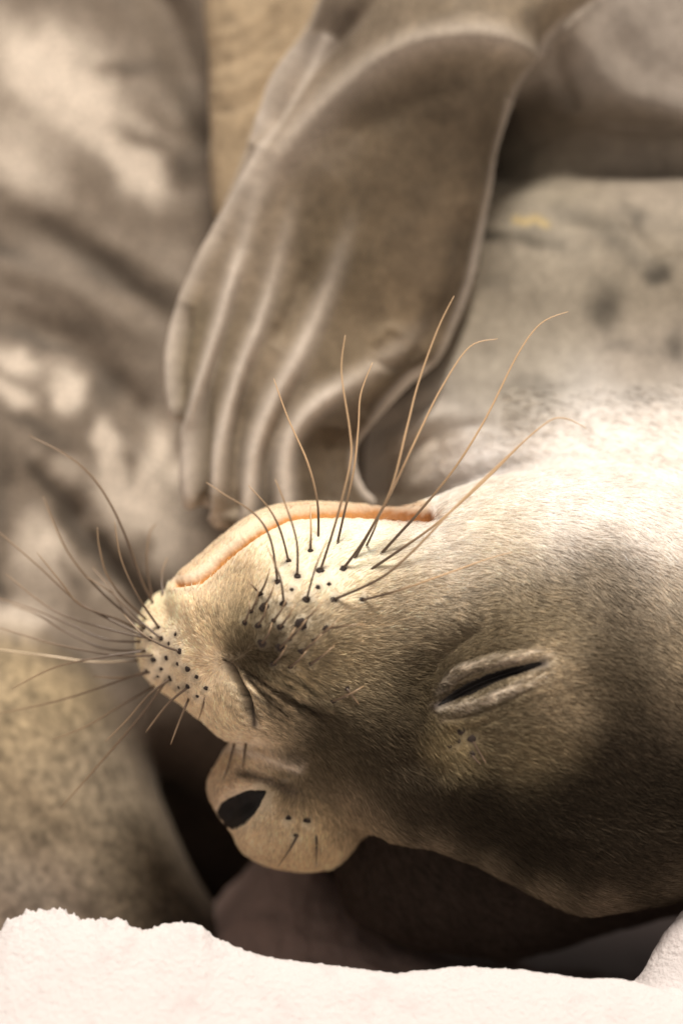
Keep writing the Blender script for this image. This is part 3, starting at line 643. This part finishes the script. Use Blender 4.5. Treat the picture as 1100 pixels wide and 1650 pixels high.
WL = [[(247, 972), (228, 935), (205, 870), (180, 815), (150, 770), (110, 735), (48, 702)],
      [(246, 965), (239, 930), (237, 890), (243, 855), (254, 842)], [(263, 962), (261, 925), (270, 898)],
      [(236, 998), (200, 965), (172, 925), (160, 880), (157, 850)], [(232, 1008), (205, 990), (180, 950), (150, 915)],
      [(242, 1029), (180, 1000), (120, 965), (60, 910), (-10, 850)], [(230, 1018), (190, 998), (130, 975), (100, 940), (60, 890)], [(227, 1034), (170, 1030), (110, 1005), (50, 980), (-10, 962)],
      [(226, 1048), (170, 1045), (110, 1020), (60, 990), (20, 975)], [(224, 1064), (150, 1066), (80, 1057), (-10, 1045)], [(247, 1056), (190, 1056), (90, 1038), (-10, 1008)],
      [(237, 1098), (170, 1135), (100, 1165), (-5, 1186)], [(250, 1104), (190, 1140), (140, 1170), (85, 1192)], [(268, 1096), (230, 1150), (170, 1220), (98, 1302)],
      [(302, 1108), (270, 1135), (235, 1180)], [(305, 1125), (290, 1160), (275, 1200)], [(242, 1083), (200, 1092), (150, 1090)], [(289, 1049), (262, 1040), (228, 1020), (200, 990)], [(274, 1094), (240, 1120), (205, 1160), (170, 1195)], [(260, 1029), (225, 1000), (180, 955), (140, 930)], [(332, 1109), (328, 1135), (320, 1160)], [(233, 1049), (170, 1058), (90, 1075), (20, 1110)], [(237, 1081), (170, 1105), (90, 1130), (-5, 1150)], [(233, 1012), (170, 960), (110, 890), (70, 800)], [(256, 1011), (222, 960), (195, 900), (185, 840)], [(242, 1029), (180, 1015), (90, 985), (10, 925)],
      [(378, 1196), (366, 1240), (350, 1278)], [(396, 1197), (392, 1230), (388, 1255)], [(480, 1345), (466, 1370), (448, 1396)], [(509, 1345), (510, 1365), (509, 1396)]]
for i, p in enumerate(WR): whisker(p, 2.1 if i < 5 else 1.7, dark=0.35 if i < 10 else 0.9, out=45 if i not in (6, 17, 18, 19, 20) else 12)
for i, p in enumerate(WL): whisker(p, 1.7 if i == 9 else 2.2 if i in (0, 11, 13) else 1.8, dark=0.8 if i != 9 else 0.1, out=(-20 if i % 3 else 25) if i < 26 else 14, tipc=(0.75, 0.6, 0.42) if i == 9 else (0.36, 0.245, 0.145))

# ------------------------------------------------------------------ fur of the head
BARE = [([(703, 1137), (736, 1116), (782, 1095), (827, 1080), (876, 1068)], 6), ([(367, 1072), (384, 1096), (398, 1126), (410, 1166)], 5), ([(362, 1312), (380, 1300), (418, 1280)], 20)]
def col_lum(me, q):
    C = np.empty(len(me.vertices) * 4, np.float32); me.attributes['coat'].data.foreach_get('color', C)
    return C.reshape(-1, 4)[:, 1][q].mean(1)
def fur():
    me = pup.data
    P = dcoord(getco(me)); N = getno(me); C = np.empty(len(P) * 4, np.float32); me.attributes['coat'].data.foreach_get('color', C); C = C.reshape(-1, 4)[:, :3]
    nq = len(me.polygons); q = np.empty(nq * 4, np.int32); me.loops.foreach_get('vertex_index', q); q = q.reshape(-1, 4)
    c = P[q].mean(1); u, v = project(c); nrm = N[q].mean(1)
    vd = np.stack([c[:, 0] - CX, c[:, 1] + D, -(c[:, 2] - CZ)], 1); vd /= np.linalg.norm(vd, axis=1)[:, None]
    face = -(nrm * vd).sum(1)
    headm = (u > 190) & (u < 1560) & (v > 800) & (v < 1560) & (c[:, 1] < 320) & (face > -0.35)
    headm &= ~((v < 835) & (c[:, 1] > 100) & (u < 690))
    chest = (u > 620) & (u < 1560) & (v > 600) & (v < 900) & (face > -0.2) & (c[:, 1] < 500) & ~headm & ~((u < 760) & (v < 700))
    area = np.linalg.norm(np.cross(P[q[:, 2]] - P[q[:, 0]], P[q[:, 3]] - P[q[:, 1]]), axis=1) / 2
    dens = np.where(headm | chest, 1.0, 0) * np.clip((v - 610) / 240, 0.0, 1) ** 1.6 * np.where(headm | (v > 700) | (u > 800), 1, 0)
    lip, _ = segdist(u, v, spline(LIPL, False, 4), False); dens *= np.where((u < 700) & (v < 960), np.clip((lip - 10) / 12, 0.0, 1), 1)
    for (a_, w_) in BARE:
        g_ = segdist(u, v, spline(a_, False, 3), False)[0]; dens *= np.clip((g_ - w_) / 3, 0, 1)
    for (x_, y_, r_) in DOTS + DOTL + DOTB:
        dens *= np.clip((np.hypot(u - x_ + 2, v - y_) - r_ * 1.35) / 3, 0.0, 1)
    dens *= 1 - 0.75 * np.clip((col_lum(me, q) - 0.45) / 0.3, 0, 1)
    dens *= np.clip((1560 - u) / 400, 0, 1)
    w = area * dens; tot = 440000
    k = rng.choice(nq, tot, p=w / w.sum())
    a = rng.random(tot)[:, None]; b = rng.random(tot)[:, None]
    def bil(A): return (A[q[k, 0]] * (1 - a) + A[q[k, 1]] * a) * (1 - b) + (A[q[k, 3]] * (1 - a) + A[q[k, 2]] * a) * b
    R = bil(P); n = bil(N); col = bil(C); n = np.stack([n[:, 0], n[:, 1], -n[:, 2]], 1); n /= np.linalg.norm(n, axis=1)[:, None]
    u, v = project(R)
    ctl = [(300, 1060, -.9, .1), (250, 1050, -1, .1), (300, 1130, -.4, 1), (350, 1120, .1, 1), (340, 1040, -.3, -.6), (300, 970, -.1, -1), (400, 950, .1, -1), (450, 900, .3, -.9), (520, 900, .5, -.85), (600, 860, .95, -.3), (480, 980, .55, -.7), (600, 1000, .95, -.15), (420, 1120, .75, .65), (480, 1140, .85, .5), (560, 1090, .9, .35),
           (380, 1220, .6, .4), (430, 1330, -.3, .9), (500, 1370, 0, 1), (400, 1340, -.4, .9), (560, 1280, .5, .9), (650, 1300, .55, .85), (620, 1200, .85, .5), (800, 1380, .85, .55), (950, 1300, .9, .45), (1000, 1150, .85, .55), (1000, 950, .75, .65), (850, 930, .8, .5), (720, 950, 1, .1), (800, 1160, .98, -.1), (700, 1180, .7, .7), (760, 1080, .92, -.35), (860, 1050, .95, .1), (860, 1230, .9, .35), (900, 760, .95, .2), (700, 1450, .5, .8), (900, 1480, .8, .4), (1100, 1400, 1, .15)]
    dx = np.zeros(tot); dz = np.zeros(tot); ws = np.zeros(tot)
    for (x, y, a_, b_) in ctl:
        g = 1 / (((u - x) ** 2 + (v - y) ** 2) + 900) ** 1.5; dx += g * a_; dz += g * b_; ws += g
    nz = fbm(R, 40, 2) * 0.45 + rng.normal(size=tot) * 0.14 + fbm(R, 10, 1) * 0.22
    l = np.sqrt(dx ** 2 + dz ** 2) + 1e-9; dx, dz = dx / l, dz / l
    dx, dz = dx * np.cos(nz) - dz * np.sin(nz), dx * np.sin(nz) + dz * np.cos(nz)
    T = np.stack([dx, np.zeros(tot), dz], 1); T -= n * (T * n).sum(1)[:, None]; T /= np.linalg.norm(T, axis=1)[:, None] + 1e-6
    muz = np.clip((620 - u) / 200, 0, 1)
    L = (16 - 6 * muz) * rng.uniform(.6, 1.35, tot)
    for (a_, w_) in BARE: L *= np.clip((segdist(u, v, spline(a_, False, 3), False)[0] - w_) / 20, 0.5, 1)
    for (x_, y_, r_) in DOTS + DOTL + DOTB: L *= np.clip((np.hypot(u - x_, v - y_) - r_) / 12, 0.35, 1)
    L *= np.where((np.abs(u - 790) < 110) & (np.abs(v - 1105) < 60), 0.72, 1) * np.where((v > 1330) & (u > 540), 1.35, 1) * np.where((v < 870) & (u < 700), 0.45, 1)
    lift = rng.uniform(0.12, 0.36, tot)
    pts = np.empty((tot, 4, 3), np.float32)
    for i, s in enumerate((0, .34, .68, 1)):
        pts[:, i] = R + T * (L * s)[:, None] + n * (L * lift * (s - 0.35 * s * s) - 0.4)[:, None]
    ww = wcoord(pts.reshape(-1, 3))
    hc = bpy.data.hair_curves.new('fur'); hc.add_curves([4] * tot)
    hc.position_data.foreach_set('vector', ww.astype(np.float32).ravel())
    ra = hc.attributes.get('radius') or hc.attributes.new('radius', 'FLOAT', 'POINT')
    rr = np.tile(np.array([0.62, 0.58, 0.42, 0.12]), tot) * S; ra.data.foreach_set('value', rr.astype(np.float32))
    ca = hc.attributes.new('coat', 'FLOAT_COLOR', 'POINT')
    val = np.exp(rng.normal(size=tot) * 0.26) * (1 + 0.35 * np.clip(fbm(R, 9, 2), -.6, .6))
    lum = np.clip((col[:, 1] - .4) / .3, 0, 1); val = val ** (1 - 0.75 * lum) * (1 + 0.12 * lum)
    cc = np.repeat(np.clip(col, 0, 1) ** np.clip(1 - 0.6 * (col.mean(1) - 0.35), 0.75, 1)[:, None] * val[:, None], 4, 0) * (1 + (np.tile(np.array([0.8, 1.0, 1.15, 1.3]), tot) - 1) * np.repeat(1 - .6 * lum, 4))[:, None]
    c4 = np.ones((tot * 4, 4), np.float32); c4[:, :3] = np.clip(cc, 0.004, 0.95); ca.data.foreach_set('color', c4.ravel())
    hc.materials.append(M_FUR)
    o = bpy.data.objects.new('fur', hc); COL.objects.link(o); o.parent = pup; o['kind'] = 'stuff'
fur()

# ------------------------------------------------------------------ adult seal behind, upper left
F = Field(axis((-1500, -200, 50), (-200, 700, 14), (700, 2600, 50)), axis((90, 800, 14), (800, 2200, 60)), axis((-1500, -200, 50), (-200, 1760, 14)))
F.relief([(-1400, -400), (-900, -900), (200, -1100), (1200, -1000), (2000, -500), (2200, 200), (1800, 900), (1100, 1250), (500, 1330), (330, 1290), (200, 1230), (50, 1180), (-500, 1250), (-1200, 900)], 980, 480, 230, tz=-0.15)
F.relief([(-300, 1000), (0, 1000), (120, 1050), (250, 1080), (420, 1120), (600, 1200), (600, 1480), (300, 1500), (0, 1480), (-300, 1400)], 860, 230, 200, k=60)
TANP = [(-900, 1040), (-300, 990), (0, 1020), (90, 1062), (150, 1110), (195, 1170), (230, 1230), (262, 1290), (300, 1380), (340, 1450), (390, 1505), (460, 1540), (480, 1680), (200, 1720), (-500, 1720), (-900, 1550)]
F.relief(TANP, 390, 190, 170, k=70)
V, fc = F.mesh(); del F
me = refine(mk_mesh('body', wcoord(V), fc), 3, 1)
P = dcoord(getco(me)); N = getno(me); u, v = project(P); front = np.clip(-N[:, 1] * 3, 0, 1)
# stretched along the lie of the coat
a = math.radians(38); al = (u * math.cos(a) + v * math.sin(a)); ac = (-u * math.sin(a) + v * math.cos(a))
q = np.stack([al / 3.2, ac, P[:, 1] * 0.3], 1)
disp = fbm(q, 120, 2) * 14 * front
disp += strokes(u, v, [([(-20, 500), (120, 560), (260, 700), (330, 820)], 30, -22, True), ([(0, 340), (150, 420), (320, 560)], 28, -16, True), ([(60, 740), (140, 860), (220, 980), (330, 1120)], 34, -40, True), ([(-20, 420), (120, 470), (250, 560)], 26, 14, True), ([(240, -40), (290, 60), (335, 200)], 34, -45, False)]) * front
P2 = P + np.stack([N[:, 0], N[:, 1], -N[:, 2]], 1) * disp[:, None]; setco(me, wcoord(P2))
du = fbm(P + 11, 90, 3) * 34; dv = fbm(P + 73, 90, 3) * 34
b = blotch(u + du, v + dv, [(90, 110, 120, 60, 30, .9), (150, 190, 150, 45, 38, .7), (20, 230, 80, 60, 20, .5), (230, 290, 60, 30, 40, .6), (60, 300, 60, 30, 40, .3), (300, 150, 50, 40, 45, .2), (200, 110, 60, 14, -10, -.4), (220, 225, 60, 14, 35, -.55), (290, 280, 30, 30, 0, -.55), (60, 480, 60, 18, 20, .35),
                  (0, 390, 60, 16, 25, -.35), (180, 430, 160, 26, 32, -.4), (100, 500, 120, 14, 30, -.3), (260, 560, 60, 25, 60, -.1), (25, 580, 42, 22, 30, .9), (115, 628, 38, 26, 35, 1.1), (20, 640, 34, 20, 30, .9), (60, 540, 80, 12, 25, -.45), (70, 700, 80, 20, 30, -.4), (170, 620, 26, 50, 0, -.35),
                  (170, 720, 22, 42, 10, .95), (220, 790, 60, 60, 0, .9), (260, 700, 24, 46, 0, .7), (100, 760, 26, 26, 0, .5), (300, 880, 60, 60, 0, .9), (150, 860, 50, 36, 0, .4), (60, 880, 50, 60, 0, .55), (30, 1000, 50, 40, 0, .5), (210, 760, 12, 28, 0, -.6), (90, 800, 80, 14, 45, -.6), (150, 880, 70, 18, 45, -.8), (230, 960, 70, 18, 45, -.8), (110, 925, 24, 12, 45, -.4),
                  (180, 940, 30, 20, 0, .25), (0, 800, 20, 80, 0, -.4), (300, 770, 20, 20, 0, .5), (230, 880, 14, 22, 0, -.3), (0, 940, 16, 40, 0, -.5), (130, 1110, 80, 30, 50, -.6), (240, 1080, 60, 60, 0, -.3)])
base = np.array([0.30, 0.24, 0.185])
g = np.clip(b * 1.25 - 0.02 + 0.2 * fbm(q, 70, 3) + 0.10 * fbm(P, 30, 2), -0.6, 1.1)[:, None]
base = np.array([0.20, 0.16, 0.122])
C = np.where(g > 0, base * (1 - np.clip(g, 0, 1)) + np.array([0.64, 0.55, 0.45]) * np.clip(g, 0, 1), base * (1 + 0.95 * g))
low = np.clip((v - 1090) / 90, 0, 1)[:, None]; C = C * (1 - low) + np.array([0.095, 0.07, 0.052]) * low  # brown underside: the adult's own shadow put into its coat colour
tp = spline(TANP, True, 4); cm = (v > 940) & (P[:, 1] < 700); dt = np.full(len(u), -99.); dd = segdist(u[cm], v[cm], tp, True)[0]; dt[cm] = np.where(inside(u[cm], v[cm], tp), dd, -dd)
n1 = fbm(P, 19, 4, .75); n2 = fbm(P + 50, 95, 2)
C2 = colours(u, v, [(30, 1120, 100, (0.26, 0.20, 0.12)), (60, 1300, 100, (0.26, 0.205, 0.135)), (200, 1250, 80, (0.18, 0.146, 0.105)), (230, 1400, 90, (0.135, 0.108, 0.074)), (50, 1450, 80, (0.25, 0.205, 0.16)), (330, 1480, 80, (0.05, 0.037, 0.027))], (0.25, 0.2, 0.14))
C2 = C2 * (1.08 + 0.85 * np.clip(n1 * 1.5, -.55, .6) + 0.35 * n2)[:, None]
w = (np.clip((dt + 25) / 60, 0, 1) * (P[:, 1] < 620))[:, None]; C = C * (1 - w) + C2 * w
C *= (1 + 0.12 * fbm(P + 9, 16, 2))[:, None]
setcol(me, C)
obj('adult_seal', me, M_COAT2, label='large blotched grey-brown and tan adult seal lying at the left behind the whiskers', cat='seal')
